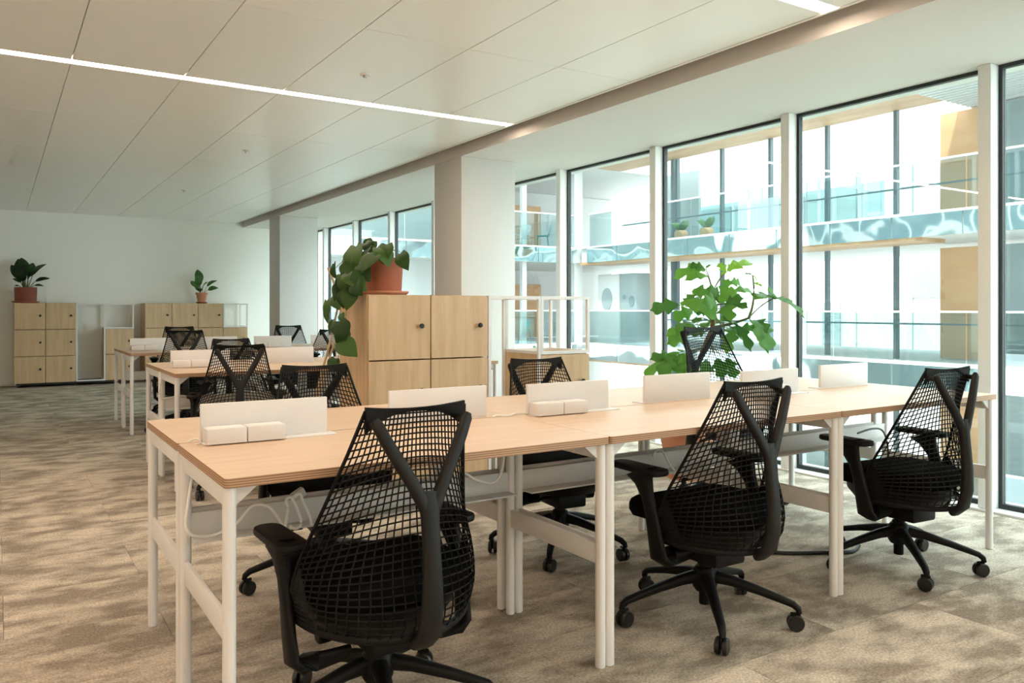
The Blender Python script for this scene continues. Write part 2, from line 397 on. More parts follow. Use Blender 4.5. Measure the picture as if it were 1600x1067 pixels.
def station(x, y, back, lab_s, lab_b, gs, gb):
    """white desk screen with a two-part caddy in front of it"""
    rz = PI if back else 0; sg = -1 if back else 1
    s_ = tag(empty('desk_screen', (x, y, DH), rz), lab_s, 'desk screen', gs)
    put('panel', scr_panel, s_); put('foot', scr_foot, s_)
    if lab_b:
        b_ = tag(empty('desk_caddy', (x - sg * .076, y - sg * .0431, DH + .0036), rz), lab_b, 'caddy', gb)
        for k in (-1, 1):
            t_ = put('compartment', tray_me, b_, (k * .0592, 0, 0)); put('rim', lid_me, t_)
names3 = ['left end', 'middle', 'right end']
NX, NY = 0.4575, 1.989
for i in range(3):
    x = NX + DW * (i + .5)
    desk(x, NY + DD / 2, False, 'birch plywood desk on white legs, %s of the near bench front row' % names3[i], 'near bench desks')
    desk(x, NY + DD * 1.5 + .004, True, 'birch plywood desk on white legs, %s of the near bench back row' % names3[i], 'near bench desks')
    station(NX + DW * i + .06 + .1975, NY + DD - .025, False, 'white desk screen with caddy in front, %s of the near bench' % names3[i],
            'white two-box caddy before the screen at the %s of the near bench' % names3[i], 'near bench screens', 'near bench caddies')
    station(NX + DW * i + .70 + .1975, NY + DD + .03, True, 'white desk screen of the near bench back row, %s desk' % names3[i],
            'white two-box caddy behind the back row screen, %s desk of near bench' % names3[i], 'near bench screens', 'near bench caddies')
ends2 = ['left', 'right']
for bn, bx, by in (('second', .935, 5.36), ('third', 1.015, 8.0)):
    for i in range(2):
        x = bx + DW * (i + .5)
        desk(x, by + DD / 2, False, 'birch desk on white legs, %s front desk of the %s bench' % (ends2[i], bn), bn + ' bench desks')
        desk(x, by + DD * 1.5 + .004, True, 'birch desk on white legs, %s back desk of the %s bench' % (ends2[i], bn), bn + ' bench desks')
        station(bx + DW * i + .07 + .1975, by + DD - .025, False, 'white desk screen with caddy on the %s front desk of the %s bench' % (ends2[i], bn),
                'small white two-box caddy on the %s front desk of the %s bench' % (ends2[i], bn), bn + ' bench screens', bn + ' bench caddies')
        station(bx + DW * i + .70 + .1975, by + DD + .03, True, 'white desk screen on the %s back desk of the %s bench' % (ends2[i], bn), None, bn + ' bench screens', None)

# ------------------------------------------------------------------ office chair (forward = +y)
def lerp(a, b, t): return a + (b - a) * t
def curve(pts, t):
    for (t0, v0), (t1, v1) in zip(pts[:-1], pts[1:]):
        if t <= t1:
            k = (t - t0) / (t1 - t0); k = k * k * (3 - 2 * k) if False else k
            return lerp(v0, v1, k)
    return pts[-1][1]
YC = [(0, -.262), (.07, -.288), (.16, -.292), (.30, -.264), (.45, -.240), (.6, -.232), (.75, -.230), (1, -.236)]
ZTOP = 0.890
def S(u, v):
    c = abs(u)
    ve = max(0.0, min(1.0, v - 0.15 * (u * u) * math.sin(PI * v) ** 1.2))
    wdt = curve([(0, .246), (.12, .256), (.3, .246), (.55, .205), (.8, .168), (1, .142)], ve)
    bend = max(0, 1 - ve * 1.25)
    x = wdt * lerp(u, math.sin(u * PI / 2), min(1, bend * 1.4))
    wrap = lerp(u * u, 1 - math.cos(u * PI / 2), min(1, bend * 1.2))
    yc = curve(YC, ve)
    edge_y = lerp(.01, -.234, ve)
    y = yc + (edge_y - yc) * wrap
    zc = lerp(.315, ZTOP, ve); ze = lerp(.338, ZTOP + .002, ve)
    z = zc + (ze - zc) * wrap
    return Vector((x, y, z))
def chair_parts():
    P = []                                                # (name, mesh, index of parent part or None, lifted)
    # --- suspension back: vertical fan strands and cross strands
    mb = MB(); NU, NV = 28, 33
    def strand(pts, r):
        n = 3; rings = []
        for i, p in enumerate(pts):
            t = (pts[min(i + 1, len(pts) - 1)] - pts[max(i - 1, 0)]).normalized()
            sd = t.cross(Vector((0, -1, .25))).normalized(); u = sd.cross(t)
            rings += [p + (sd * math.cos(a) + u * math.sin(a)) * r for a in (-PI / 6, PI * .5, PI * 7 / 6)]
        fs = [(i * 3 + k, i * 3 + (k + 1) % 3, i * 3 + 3 + (k + 1) % 3, i * 3 + 3 + k) for i in range(len(pts) - 1) for k in range(3)]
        mb.add(rings, fs)
    for a in range(1, NU):
        u = -1 + 2 * a / NU
        strand([S(u, b / 26) for b in range(27)], .0026)
    for b in range(1, NV):
        v = 1 - (1 - b / NV) ** 1.18
        strand([S(-1 + 2 * a / 26, v) for a in range(27)], .0026)
    P.append(('back_mesh', mb.mesh('back_mesh', M['chair_mesh'], 180), None, 1))
    # --- rim of the mesh: sides and bowl edge
    mb = MB()
    for s_ in (-1, 1): mb.sweep([S(s_, b / 14) for b in range(15)], [(.0055, .0055)] * 15, 6)
    mb.sweep([S(-1 + 2 * a / 30, 0) for a in range(31)], [(.006, .011)] * 31, 6)
    P.append(('back_rim', mb.mesh('back_rim', M['chair'], 60), 0, 1))
    # --- top band with drooping corners
    vs, fs = [], []; n = 20
    for a in range(n + 1):
        u = -1 + 2 * a / n
        p = S(u, 1.0); drop = .006 + .052 * abs(u) ** 2.6
        hi = p + Vector((0, 0, .004 + .007 * u * u)); lo = p + Vector((0, .004, -drop))
        for q, dy in ((hi, .005), (lo, .004), (lo, -.004), (hi, -.005)): vs.append(q + Vector((0, dy, 0)))
    for a in range(n):
        for k in range(4):
            k2 = (k + 1) % 4; fs.append((a * 4 + k, a * 4 + k2, a * 4 + 4 + k2, a * 4 + 4 + k))
    fs += [(3, 2, 1, 0), tuple(n * 4 + k for k in range(4))]
    P.append(('top_band', MB().add(vs, fs).mesh('top_band', M['chair'], 50), None, 1))
    # --- solid wings where the mesh meets the arms
    for s_ in (-1, 1):
        vs, fs = [], []; nb = 10
        for b in range(nb + 1):
            v = .40 * b / nb; wd_ = .30 * (1 - b / nb) ** .8 + .01
            for k in range(5):
                p = S(s_ * (1 - wd_ * k / 4), v); vs += [p + Vector((0, -.004, 0)), p + Vector((0, .003, 0))]
        for b in range(nb):
            for k in range(4):
                i0 = b * 10 + k * 2; fs += [(i0, i0 + 2, i0 + 12, i0 + 10), (i0 + 1, i0 + 11, i0 + 13, i0 + 3)]
        P.append(('side_wing', MB().add(vs, fs).mesh('side_wing', M['chair'], 60), None, 1))
    # --- Y spine
    stem = [(0, -.262, .296), (0, -.300, .33), (0, -.318, .40), (0, -.319, .48), (0, -.312, .56), (0, -.306, .625), (0, -.303, .665), (0, -.300, .69)]
    mb = MB().sweep(stem, [(.034, .014), (.033, .016), (.029, .017), (.025, .017), (.023, .017), (.024, .016), (.029, .015), (.022, .012)], 12, up=(0, -1, 0), power=3)
    for s_ in (-1, 1):
        arm = [(s_ * .006, -.306, .635), (s_ * .022, -.303, .67), (s_ * .047, -.297, .718), (s_ * .078, -.288, .770), (s_ * .107, -.278, .822), (s_ * .127, -.271, .862), (s_ * .133, -.269, .874)]
        mb.sweep(arm, [(.016, .013), (.017, .014), (.0165, .014), (.016, .014), (.0155, .013), (.0145, .012), (.009, .007)], 12, up=(0, -1, 0), power=3)
        mb.sweep([(s_ * .122, -.268, .856), (s_ * .124, -.236, .858)], [(.012, .010), (.012, .010)], 8, power=3)
    P.append(('spine', mb.mesh('spine', M['spine'], 60), None, 1))
    # --- seat
    ol = []
    for k in range(40):
        th = 2 * PI * k / 40; cx, sx = math.cos(th), math.sin(th)
        ol.append((.232 * math.copysign(abs(cx) ** .55, cx), .015 + .232 * math.copysign(abs(sx) ** .6, sx)))
    lay = [(.80, .372), (.95, .380), (1.0, .404), (1.0, .428), (.97, .444), (.90, .452), (.6, .455), (.0, .455)]
    vs, fs = [], []
    for sc_, z in lay:
        for x, y in ol:
            yy = .015 + (y - .015) * sc_
            vs.append((x * sc_, yy, z - .030 * max(0, (yy - .08) / .165) ** 2))
    for i in range(len(lay) - 1):
        for k in range(40):
            k2 = (k + 1) % 40; fs.append((i * 40 + k, i * 40 + k2, i * 40 + 40 + k2, i * 40 + 40 + k))
    fs.append(tuple(reversed(range(40))))
    P.append(('seat', MB().add(vs, fs).mesh('seat', M['fabric'], 60), None, 1))
    P.append(('seat_pan', MB().lathe([(.10, .285), (.17, .296), (.205, .340), (.208, .374)], 28).xform(Matrix.Diagonal((1.02, 1.05, 1, 1))).mesh('seat_pan', M['chair'], 50), None, 1))
    P.append(('tilt_mechanism', MB().bbox(-.075, .075, -.13, .12, .225, .288, .012).mesh('tilt_mechanism', M['chair']), None, 1))
    mi = len(P) - 1
    P.append(('lever', MB().tube([(.07, .03, .27), (.16, .05, .265), (.235, .06, .258)], [.007, .007, .009], 8).sweep([(.225, .06, .258), (.262, .062, .256)], (.011, .006), 8).mesh('lever', M['chair']), mi, 1))
    P.append(('tension_knob', MB().lathe([(.022, 0), (.024, .01), (.024, .035), (.018, .04)], 14).xform(Matrix.Translation((-.13, .02, .262)) @ Matrix.Rotation(-PI / 2, 4, 'Y')).mesh('tension_knob', M['chair']), mi, 1))
    # --- arms
    for s_ in (-1, 1):
        post = [(s_ * .10, -.03, .262), (s_ * .19, -.035, .258), (s_ * .236, -.040, .258), (s_ * .258, -.036, .275), (s_ * .262, -.024, .34), (s_ * .262, -.004, .42), (s_ * .261, .018, .48), (s_ * .259, .042, .53), (s_ * .257, .054, .563)]
        pr_ = [(.030, .012), (.030, .013), (.034, .015), (.040, .015), (.036, .014), (.030, .014), (.028, .015), (.044, .020), (.078, .032)]
        mb = MB().sweep(post, pr_, 12, up=(s_, 0, .001), power=2.6)
        P.append(('arm_post', mb.mesh('arm_post', M['chair'], 60), None, 1)); k_ = len(P) - 1
        ol2 = rrect(-.045, .045, -.115, .145, .038, 6)
        bm = bmesh.new(); vv = [bm.verts.new((x, y, 0)) for x, y in ol2]; fc = bm.faces.new(vv)
        ex = bmesh.ops.extrude_face_region(bm, geom=[fc]); bmesh.ops.translate(bm, verts=[g for g in ex['geom'] if isinstance(g, bmesh.types.BMVert)], vec=(0, 0, .022))
        bmesh.ops.bevel(bm, geom=[e for e in bm.edges if abs(e.verts[0].co.z - e.verts[1].co.z) < 1e-5], offset=.007, segments=2, profile=.5, affect='EDGES')
        bmesh.ops.recalc_face_normals(bm, faces=bm.faces[:])
        bm.verts.index_update(); pm = MB().add([(v.co.x * (1 if v.co.y < .05 else 1 - (v.co.y - .05) * 1.6), v.co.y, v.co.z) for v in bm.verts], [[v.index for v in f.verts] for f in bm.faces]); bm.free()
        pm.xform(Matrix.Translation((s_ * .256, .055, .560)))
        P.append(('arm_pad', pm.mesh('arm_pad', M['chair'], 40), k_, 1))
    # --- column and base
    P.append(('gas_column', MB().lathe([(.020, .055), (.021, .06), (.021, .13), (.027, .131), (.027, .205), (.019, .206), (.019, .232)], 16).mesh('gas_column', M['chair']), None, 0))
    P.append(('base_hub', MB().lathe([(.034, .105), (.044, .12), (.048, .15), (.044, .18), (.034, .193), (.028, .194)], 20).mesh('base_hub', M['chair']), None, 0))
    arm = MB().sweep([(0, .025, .160), (0, .10, .150), (0, .20, .125), (0, .275, .103), (0, .310, .092), (0, .327, .078), (0, .331, .062)],
                     [(.024, .024), (.022, .019), (.018, .015), (.0155, .013), (.0145, .012), (.0125, .0115), (.010, .010)], 10, power=2.6).mesh('base_arm', M['chair'], 60)
    wheel = MB().lathe([(.016, -.021), (.026, -.021), (.029, -.017), (.029, -.006), (.022, -.004), (.010, -.003), (.010, .003), (.022, .004), (.029, .006), (.029, .017), (.026, .021), (.016, .021)], 22)
    wheel.xform(Matrix.Rotation(PI / 2, 4, 'Y'))
    hood = MB().bbox(-.0035, .0035, -.018, .018, -.005, .036, .002)
    wm = MB(); wm.v, wm.f, wm.mi = list(wheel.v), list(wheel.f), list(wheel.mi)
    wheel_me = wm.mesh('caster', M['wheel'], 35); hood_me = hood.mesh('caster_fork', M['chair'])
    return P, arm, wheel_me, hood_me
CH, CH_ARM, CH_WHEEL, CH_HOOD = chair_parts()
def chair(x, y, deg, label, base=90, lift=0.0, arm=0.0):
    """deg: direction the sitter faces (90 = +Y)"""
    c = tag(empty('office_chair', (x, y, 0), math.radians(deg - 90)), label, 'chair', 'black mesh office chairs')
    made = []
    for nm, me, pi, up in CH:
        par = c if pi is None else made[pi]
        o = put(nm, me, par, (0, 0, lift + (arm if nm == 'arm_post' else 0)) if (up and pi is None) else None); made.append(o)
    rnd = random.Random(int(x * 1000 + y * 77))
    for k in range(5):
        a = math.radians(base + 72 * k - deg)            # world angle of this base arm, in chair space
        o = put('base_arm', CH_ARM, c); o.rotation_euler = (0, 0, a)
        q = put('caster', CH_WHEEL, o, (0, .318, .0292), rnd.uniform(-1.5, 1.5)); put('caster_fork', CH_HOOD, q)
    return c
chair(.900, 2.11, 92, 'black mesh office chair at the left end of the near bench, closest to the camera', 112, 0, -.042)
chair(2.212, 2.135, 89, 'black mesh office chair at the front middle desk of the near bench', 90, 0, .0)
chair(3.385, 2.100, 85, 'black mesh office chair at the front right desk, nearest the windows', 86)
chair(1.16, 3.24, 264, 'black mesh office chair behind the left end of the near bench', 98)
chair(2.25, 3.10, 264, 'black mesh office chair behind the middle of the near bench, before the low cabinet', 82)
chair(3.66, 3.34, 264, 'black mesh office chair in front of the big leafy floor plant', 100, .135, -.07)
chair(1.285, 5.24, 79, 'black mesh office chair facing the left front desk of the second bench', 70, .03)
chair(1.62, 6.62, 268, 'black mesh office chair behind the left end of the second bench', 80, .0)
chair(1.49, 8.02, 80, 'black mesh office chair facing the left front desk of the third bench', 100, .05)
chair(2.82, 8.02, 96, 'black mesh office chair at the third bench, beside the trailing vine', 100, .04)
chair(1.66, 9.22, 262, 'black mesh office chair behind the left end of the third bench', 60, .05)
chair(2.87, 9.22, 262, 'black mesh office chair behind the right end of the third bench, before the far column', 60, .05)

# ------------------------------------------------------------------ lockers
CH_, CW_, CDP = .389, .393, .46
Z0_ = .062
def locker_unit(name, label, x, y, cols, knob_side=1, cw=CW_, casters=True):
    """cols: list of column kinds: 'lll' three doors, 'open' tall white frame, 'oll' open top over two doors. Front at local y = 0, back at +CDP"""
    u = tag(empty(name, (x, y, 0)), label, 'cabinet', 'locker and shelf units')
    W = cw * len(cols); T = .020
    door_me = MB().bbox(-cw / 2 + .0036, cw / 2 - .0036, 0, .018, .0036, CH_ - .0036, .0015, seg=1).mesh('door', M['oak'])
    knob_me = MB().lathe([(.006, 0), (.007, .010), (.014, .014), (.016, .020), (.014, .026), (.008, .028)], 16).xform(Matrix.Rotation(PI / 2, 4, 'X')).mesh('knob', M['knob'])
    bezel = MB().lathe([(.012, 0), (.012, .0015)], 14).xform(Matrix.Rotation(PI / 2, 4, 'X')).mesh('knob_plate', M['plug'])
    def body(xa, xb, z0, z1):
        m = MB()
        m.box(xa, xa + .018, .0185 if xa < .01 else .06, CDP, z0, z1); m.box(xb - .018, xb, .06, CDP, z0, z1)
        m.box(xa + .018, xb - .018, .0185, CDP, z0, z0 + .018); m.box(xa + .018, xb - .018, .0185, CDP, z1 - .018, z1); m.box(xa + .018, xb - .018, CDP - .01, CDP, z0 + .018, z1 - .018)
        m.obj('carcass', M['oak'], u, 0)
    def bars(xa, xb, z0, z1):
        for yy in (T / 2, CDP - T / 2):
            for xx in (xa + T / 2, xb - T / 2): MB().box(xx - T / 2, xx + T / 2, yy - T / 2, yy + T / 2, z0, z1).obj('frame_post', M['white'], u, 0)
            for zz in (z0, z1 - T): MB().box(xa + T, xb - T, yy - T / 2, yy + T / 2, zz, zz + T).obj('frame_rail', M['white'], u, 0)
        for xx in (xa + T / 2, xb - T / 2):
            for zz in (z0, z1 - T): MB().box(xx - T / 2, xx + T / 2, T, CDP - T, zz, zz + T).obj('frame_rail', M['white'], u, 0)
    for i, k in enumerate(cols):
        xa, xb = i * cw, (i + 1) * cw
        if k == 'open': bars(xa + .001, xb - .001, Z0_, Z0_ + 3 * CH_)
        else:
            nr = 3 if k == 'lll' else 2
            body(xa, xb, Z0_, Z0_ + nr * CH_)
            if k == 'oll': bars(xa + .001, xb - .001, Z0_ + 2 * CH_ + .001, Z0_ + 3 * CH_)
            for r in range(nr):
                d = put('door', door_me, u, ((xa + xb) / 2, 0, Z0_ + r * CH_))
                kb = put('knob', knob_me, d, (cw * .33 * knob_side, 0, CH_ * .52)); put('knob_plate', bezel, kb)
    MB().box(.03, W - .03, .04, CDP - .03, .035, Z0_).obj('plinth', M['dark_base'], u, 0)
    cw_me = MB().lathe([(.012, -.012), (.0245, -.011), (.0245, .011), (.012, .012)], 16).xform(Matrix.Translation((0, 0, .0245)) @ Matrix.Rotation(PI / 2, 4, 'Y')).mesh('caster', M['wheel'])
    fk = MB().bbox(-.016, .016, -.012, .012, .026, .040, .003).mesh('caster_fork', M['chrome'])
    for xx in (.06, W - .06):
        for yy in (.06, CDP - .06):
            c_ = put('caster', cw_me, u, (xx, yy, 0)); put('caster_fork', fk, c_)
    return u
locker_unit('locker_cabinet', 'tall oak locker cabinet carrying the trailing plant, behind the near bench', 1.818, 4.40, ['lll', 'lll', 'open', 'oll'], 1, .4075)
locker_unit('locker_cabinet', 'long oak locker cabinet at far left against the end wall', .206, 13.58, ['lll', 'lll', 'open', 'oll'])
locker_unit('locker_cabinet', 'oak locker cabinet with four columns at the end wall, right of the other', 1.935, 13.58, ['lll', 'lll', 'lll', 'oll'], 1, .390)
# white box files standing in the open column
bx = tag(MB().bbox(0, .075, 0, .24, 0, .31, .003).obj('box_file', M['paper'], None, loc=(2.72, 4.46, .0745)), 'white box file on the floor of the tall open cabinet frame', 'box')
bx = tag(MB().bbox(0, .20, 0, .26, 0, .36, .004).obj('pedestal_box', M['beam'], None, loc=(2.80, 4.56, .0745)), 'grey box standing inside the tall open cabinet frame', 'box')

# ------------------------------------------------------------------ plants
def leaf_mesh(name, mat, kind, n=8):
    """unit leaf: length 1 along +y, half width in x, normal +z, arched and folded"""
    L = []
    for i in range(n + 1):
        t = i / n
        if kind == 'oval': wd = .20 * math.sin(PI * t ** .85) ** .8 if 0 < t < 1 else .004
        elif kind == 'heart': wd = .40 * (math.sin(PI * min(1, (t * .92 + .10)) ** .8)) ** .8 if t < 1 else .004
        elif kind == 'lobed': wd = .29 * math.sin(PI * min(.999, t * .92 + .06)) ** .75 * (.74 + .26 * math.cos(2 * PI * 2.6 * t)) if t < 1 else .004
        else: wd = .10 * math.sin(PI * t ** .8) if 0 < t < 1 else .003
        L.append((t, max(wd, .004)))
    vs, fs = [], []
    for i, (t, wd) in enumerate(L):
        z = .10 * math.sin(PI * t) - .22 * t * t
        back = .10 if (kind == 'heart' and i == 0) else 0
        up = .32 * wd
        sw = .05 * math.cos(2 * PI * 2.6 * t) if kind == 'lobed' else 0
        vs += [(-wd, t - back + sw, z + up * .6 - wd * .15), (-wd * .5, t - back * .5 + sw * .5, z + up * .45), (0, t, z), (wd * .5, t - back * .5 + sw * .5, z + up * .45), (wd, t - back + sw, z + up * .6 - wd * .15)]
    for i in range(n):
        for k in range(4): fs.append((i * 5 + k, i * 5 + k + 1, i * 5 + 6 + k, i * 5 + 5 + k))
    return MB().add(vs, fs).mesh(name, mat, 60)
def place_leaf(me, parent, base, tip, width=1.0, roll=0.0, name='leaf'):
    """base, tip in world space; parent sits unrotated"""
    b, t = Vector(base), Vector(tip); d = t - b; ln = d.length; y = d.normalized()
    up = Vector((-SA * .75, -CA * .75, .75))
    x = y.cross(up).normalized(); z = x.cross(y)
    m = Matrix((x, y, z)).transposed().to_4x4()
    m = Matrix.Translation(b - parent.location) @ m @ Matrix.Rotation(roll, 4, 'Y') @ Matrix.Diagonal((ln * width, ln, ln, 1))
    o = put(name, me, parent); o.matrix_local = m
    return o
def stem_obj(parent, pts, r, mat, name='stem'):
    pts = [Vector(p) for p in pts]
    if len(pts) == 3:
        a, b, c = pts; pts = [a * (1 - t) ** 2 + b * 2 * t * (1 - t) + c * t * t for t in [k / 8 for k in range(9)]]
    pts = [p - parent.location for p in pts]; n = len(pts)
    return MB().tube(pts, [lerp(r, r * .55, k / (n - 1)) for k in range(n)], 6).obj(name, mat, parent, 60)
def pot(parent, r0, r1, h, mat, rim=.0, saucer=None, smat=None, z=0.0):
    z += .022 if saucer else 0
    if saucer: MB().lathe([(saucer * .86, 0), (saucer * .93, .006), (saucer, .016), (saucer, .024), (saucer * .95, .025), (saucer * .9, .0205)], 32).obj('saucer', smat or mat, parent)
    pr = [(r0, z), (r1, z + h)] if not rim else [(r0, z), (lerp(r0, r1, .78), z + h * .78), (r1 + rim, z + h * .79), (r1 + rim, z + h)]
    pr += [(r1 - .012, z + h), (r1 - .016, z + h - .03)]
    p_ = MB().lathe(pr, 32).obj('pot', mat, parent)
    MB().lathe([(r1 - .02, z + h - .035), (r1 - .0165, z + h - .028)], 24).obj('soil', M['soil'], p_)

# trailing plant on the cabinet
CT = Z0_ + 3 * CH_
tp = tag(empty('trailing_plant', (2.014, 4.62, CT)), 'trailing heart-leaf vine in terracotta pot on top of the tall oak cabinet', 'plant')
pot(tp, .108, .118, .205, M['terracotta'], 0, .152, M['terracotta_pale'])
heart = leaf_mesh('vine_leaf', M['leaf_trail'], 'heart')
TD = at_depth(600, 446, 4.97)
trail = [  # base, tip in pixels, depth, width, roll
    (556, 385, 548, 425, 4.86, 1.0, .5), (592, 388, 610, 412, 4.80, 1.1, -.4), (588, 398, 562, 420, 4.74, 1.0, .2), (570, 380, 582, 392, 4.9, 1.0, .1), (604, 382, 596, 410, 4.82, 1.1, .3), (626, 396, 635, 420, 4.88, .9, .5),
    (548, 412, 545, 442, 4.80, 1.1, -.3), (562, 415, 575, 438, 4.76, 1.0, .5), (552, 425, 560, 455, 4.74, 1.05, .1), (532, 428, 540, 455, 4.78, .9, .7), (541, 436, 530, 460, 4.80, 1.0, -.4), (556, 440, 571, 452, 4.72, .9, .2),
    (522, 412, 521, 435, 4.95, .7, .9), (530, 445, 524, 468, 4.80, .8, -.5), (537, 450, 532, 480, 4.76, .75, .6), (548, 452, 541, 482, 4.72, .9, -.2), (526, 462, 528, 482, 4.82, 1.1, .4), (540, 462, 533, 478, 4.74, .8, .8),
    (530, 502, 538, 530, 4.72, 1.05, .2), (538, 512, 528, 538, 4.74, .95, -.5), (532, 534, 556, 554, 4.70, 1.0, .3), (524, 560, 516, 578, 4.74, .9, -.2), (534, 490, 534, 502, 4.78, .7, .4), (511, 470, 510, 502, 4.95, .35, .2),
    (575, 390, 565, 402, 4.84, 1.0, .6), (583, 376, 570, 392, 4.95, 1.0, -.3), (545, 400, 552, 420, 4.88, 1.0, .2), (565, 428, 548, 440, 4.72, 1.0, -.5), (552, 442, 563, 460, 4.70, 1.0, .6), (544, 428, 556, 446, 4.72, 1.2, -.1)]
for bx0, by0, tx0, ty0, D, wd, rl in trail:
    place_leaf(heart, tp, at_depth(bx0, by0, D), at_depth(tx0, ty0, D - .06), wd * 1.15, rl)
for pts in ([(588, 392, 4.95), (560, 380, 4.88), (545, 418, 4.82), (535, 460, 4.76), (529, 500, 4.74), (533, 530, 4.72), (528, 560, 4.72), (522, 572, 4.73)],
            [(585, 392, 4.95), (555, 395, 4.84), (540, 430, 4.78), (541, 480, 4.74), (540, 520, 4.73)], [(600, 392, 4.93), (580, 384, 4.85), (565, 400, 4.78), (552, 440, 4.74)],
            [(590, 392, 4.95), (545, 400, 4.95), (528, 415, 4.95), (521, 422, 4.95)], [(610, 392, 4.93), (624, 388, 4.9), (628, 398, 4.88)]):
    stem_obj(tp, [at_depth(*p) for p in pts], .0032, M['stem'], 'vine')
# staked plant behind the cabinet, only stakes and a few leaves show
sp_ = tag(empty('staked_plant', (1.62, 5.06, 0)), 'slim plant tied to bamboo canes behind the tall cabinet', 'plant')
pot(sp_, .09, .12, .22, M['terracotta_pale'], .008)
for (a_, b_) in (((513, 418), (538, 486)), ((541, 420), (540, 560)), ((530, 470), (517, 530))):
    p0, p1 = at_depth(a_[0], a_[1], 5.12), at_depth(b_[0], b_[1], 5.12); d = (p1 - p0)
    foot = Vector((1.62, 5.06, .2))
    stem_obj(sp_, [p0, p1, foot] if False else [p0, p1], .0085, M['bamboo'], 'cane')
    stem_obj(sp_, [p1, foot], .0085, M['bamboo'], 'cane')
for (b_, t_) in (((513, 478), (508, 505)), ((516, 470), (513, 486)), ((520, 500), (512, 520))):
    place_leaf(heart, sp_, at_depth(*b_, 5.1), at_depth(*t_, 5.08), .6, .5)

# big floor plant
fp = tag(empty('philodendron_plant', (3.96, 3.98, 0)), 'large split-leaf philodendron in terracotta pot on the floor by the windows', 'plant')
pot(fp, .135, .205, .40, M['terracotta_pale'], .012)
lob = leaf_mesh('lobed_leaf', M['leaf_philo'], 'lobed', 16); yng = leaf_mesh('young_leaf', M['leaf_young'], 'lobed', 16)
CR = at_depth(1113, 512, 5.45); D0 = 5.45
stem_obj(fp, [Vector((3.96, 3.98, .36)), Vector((3.95, 3.95, .7)), CR], .022, M['stem_brown'], 'trunk')
stem_obj(fp, [CR, at_depth(1118, 475, 5.42), at_depth(1114, 455, 5.42)], .016, M['stem_brown'], 'trunk')
philo = [  # crown px, leaf base px, leaf tip px, depth offset, young, width
    ((1114, 455), (1136, 424), (1176, 404), .05, 1, .8), ((1114, 455), (1134, 424), (1122, 410), .05, 1, 1.1), ((1114, 455), (1137, 423), (1150, 408), .0, 1, .8), ((1114, 455), (1136, 424), (1126, 428), .0, 1, .8),
    ((1114, 456), (1103, 421), (1048, 428), .10, 0, .8), ((1114, 456), (1100, 420), (1076, 412), .05, 0, 1.0), ((1114, 456), (1103, 420), (1110, 412), .0, 0, .9), ((1113, 460), (1106, 432), (1070, 432), -.1, 0, .7),
    ((1112, 498), (1060, 476), (1016, 483), -.05, 0, .8), ((1112, 498), (1062, 473), (1128, 491), -.22, 0, .75), ((1112, 498), (1074, 478), (1082, 455), .1, 0, 1.2), ((1112, 490), (1082, 470), (1095, 462), .1, 0, 1.1), ((1112, 498), (1080, 476), (1105, 468), -.15, 0, 1.1),
    ((1116, 470), (1122, 470), (1152, 452), -.15, 0, 1.0), ((1116, 470), (1124, 462), (1108, 448), -.15, 0, 1.0), ((1116, 470), (1130, 462), (1137, 434), -.05, 0, 1.0), ((1116, 480), (1132, 480), (1158, 462), -.25, 0, 1.0), ((1116, 480), (1135, 476), (1138, 500), -.30, 0, 1.2), ((1116, 480), (1140, 478), (1168, 476), -.25, 0, .9),
    ((1116, 470), (1145, 456), (1180, 452), .1, 0, .7), ((1116, 468), (1140, 442), (1160, 440), .12, 0, .9), ((1116, 470), (1120, 475), (1104, 470), -.3, 0, 1.2),
    ((1170, 497), (1208, 467), (1180, 458), -.30, 0, 1.1), ((1170, 497), (1208, 467), (1230, 466), -.32, 0, 1.0), ((1170, 497), (1208, 466), (1262, 486), -.36, 0, .55), ((1170, 497), (1208, 466), (1206, 450), -.30, 0, 1.0),
    ((1170, 497), (1178, 500), (1207, 545), -.40, 0, .9), ((1170, 497), (1178, 502), (1198, 514), -.35, 0, 1.0), ((1170, 497), (1180, 500), (1190, 526), -.4, 0, .9),
    ((1140, 510), (1150, 508), (1176, 544), -.35, 0, .55), ((1130, 505), (1150, 510), (1135, 494), -.30, 0, .9), ((1125, 505), (1138, 512), (1148, 530), -.3, 0, 1.0), ((1130, 510), (1140, 520), (1136, 548), -.3, 0, .8),
    ((1108, 515), (1082, 508), (1041, 524), -.1, 0, .65), ((1108, 515), (1074, 522), (1044, 536), -.15, 0, .9), ((1108, 515), (1076, 508), (1090, 500), -.1, 0, .9),
    ((1106, 540), (1062, 550), (1000, 588), -.2, 0, .45), ((1106, 540), (1052, 560), (1018, 556), -.2, 0, .8), ((1106, 540), (1060, 556), (1030, 586), -.25, 0, .9), ((1106, 540), (1066, 552), (1060, 584), -.25, 0, 1.0), ((1106, 540), (1068, 552), (1080, 588), -.25, 0, 1.0), ((1106, 540), (1060, 548), (1066, 546), -.2, 0, .9),
    ((1112, 540), (1120, 560), (1130, 590), -.2, 0, 1.0), ((1112, 540), (1135, 560), (1150, 590), -.2, 0, .9), ((1112, 540), (1105, 562), (1098, 596), -.2, 0, 1.0)]
for cr_, b_, t_, dd, yg, wd in philo:
    c3, b3, t3 = at_depth(*cr_, D0), at_depth(*b_, D0 + dd * .6), at_depth(*t_, D0 + dd)
    stem_obj(fp, [c3, (c3 + b3) / 2 + Vector((0, 0, .03 if b_[1] < cr_[1] else -.02)), b3], .0042, M['stem'], 'leaf_stalk')
    place_leaf(yng if yg else lob, fp, b3, t3, wd * 1.35, random.uniform(-.6, .6))
rp = random.Random(5)
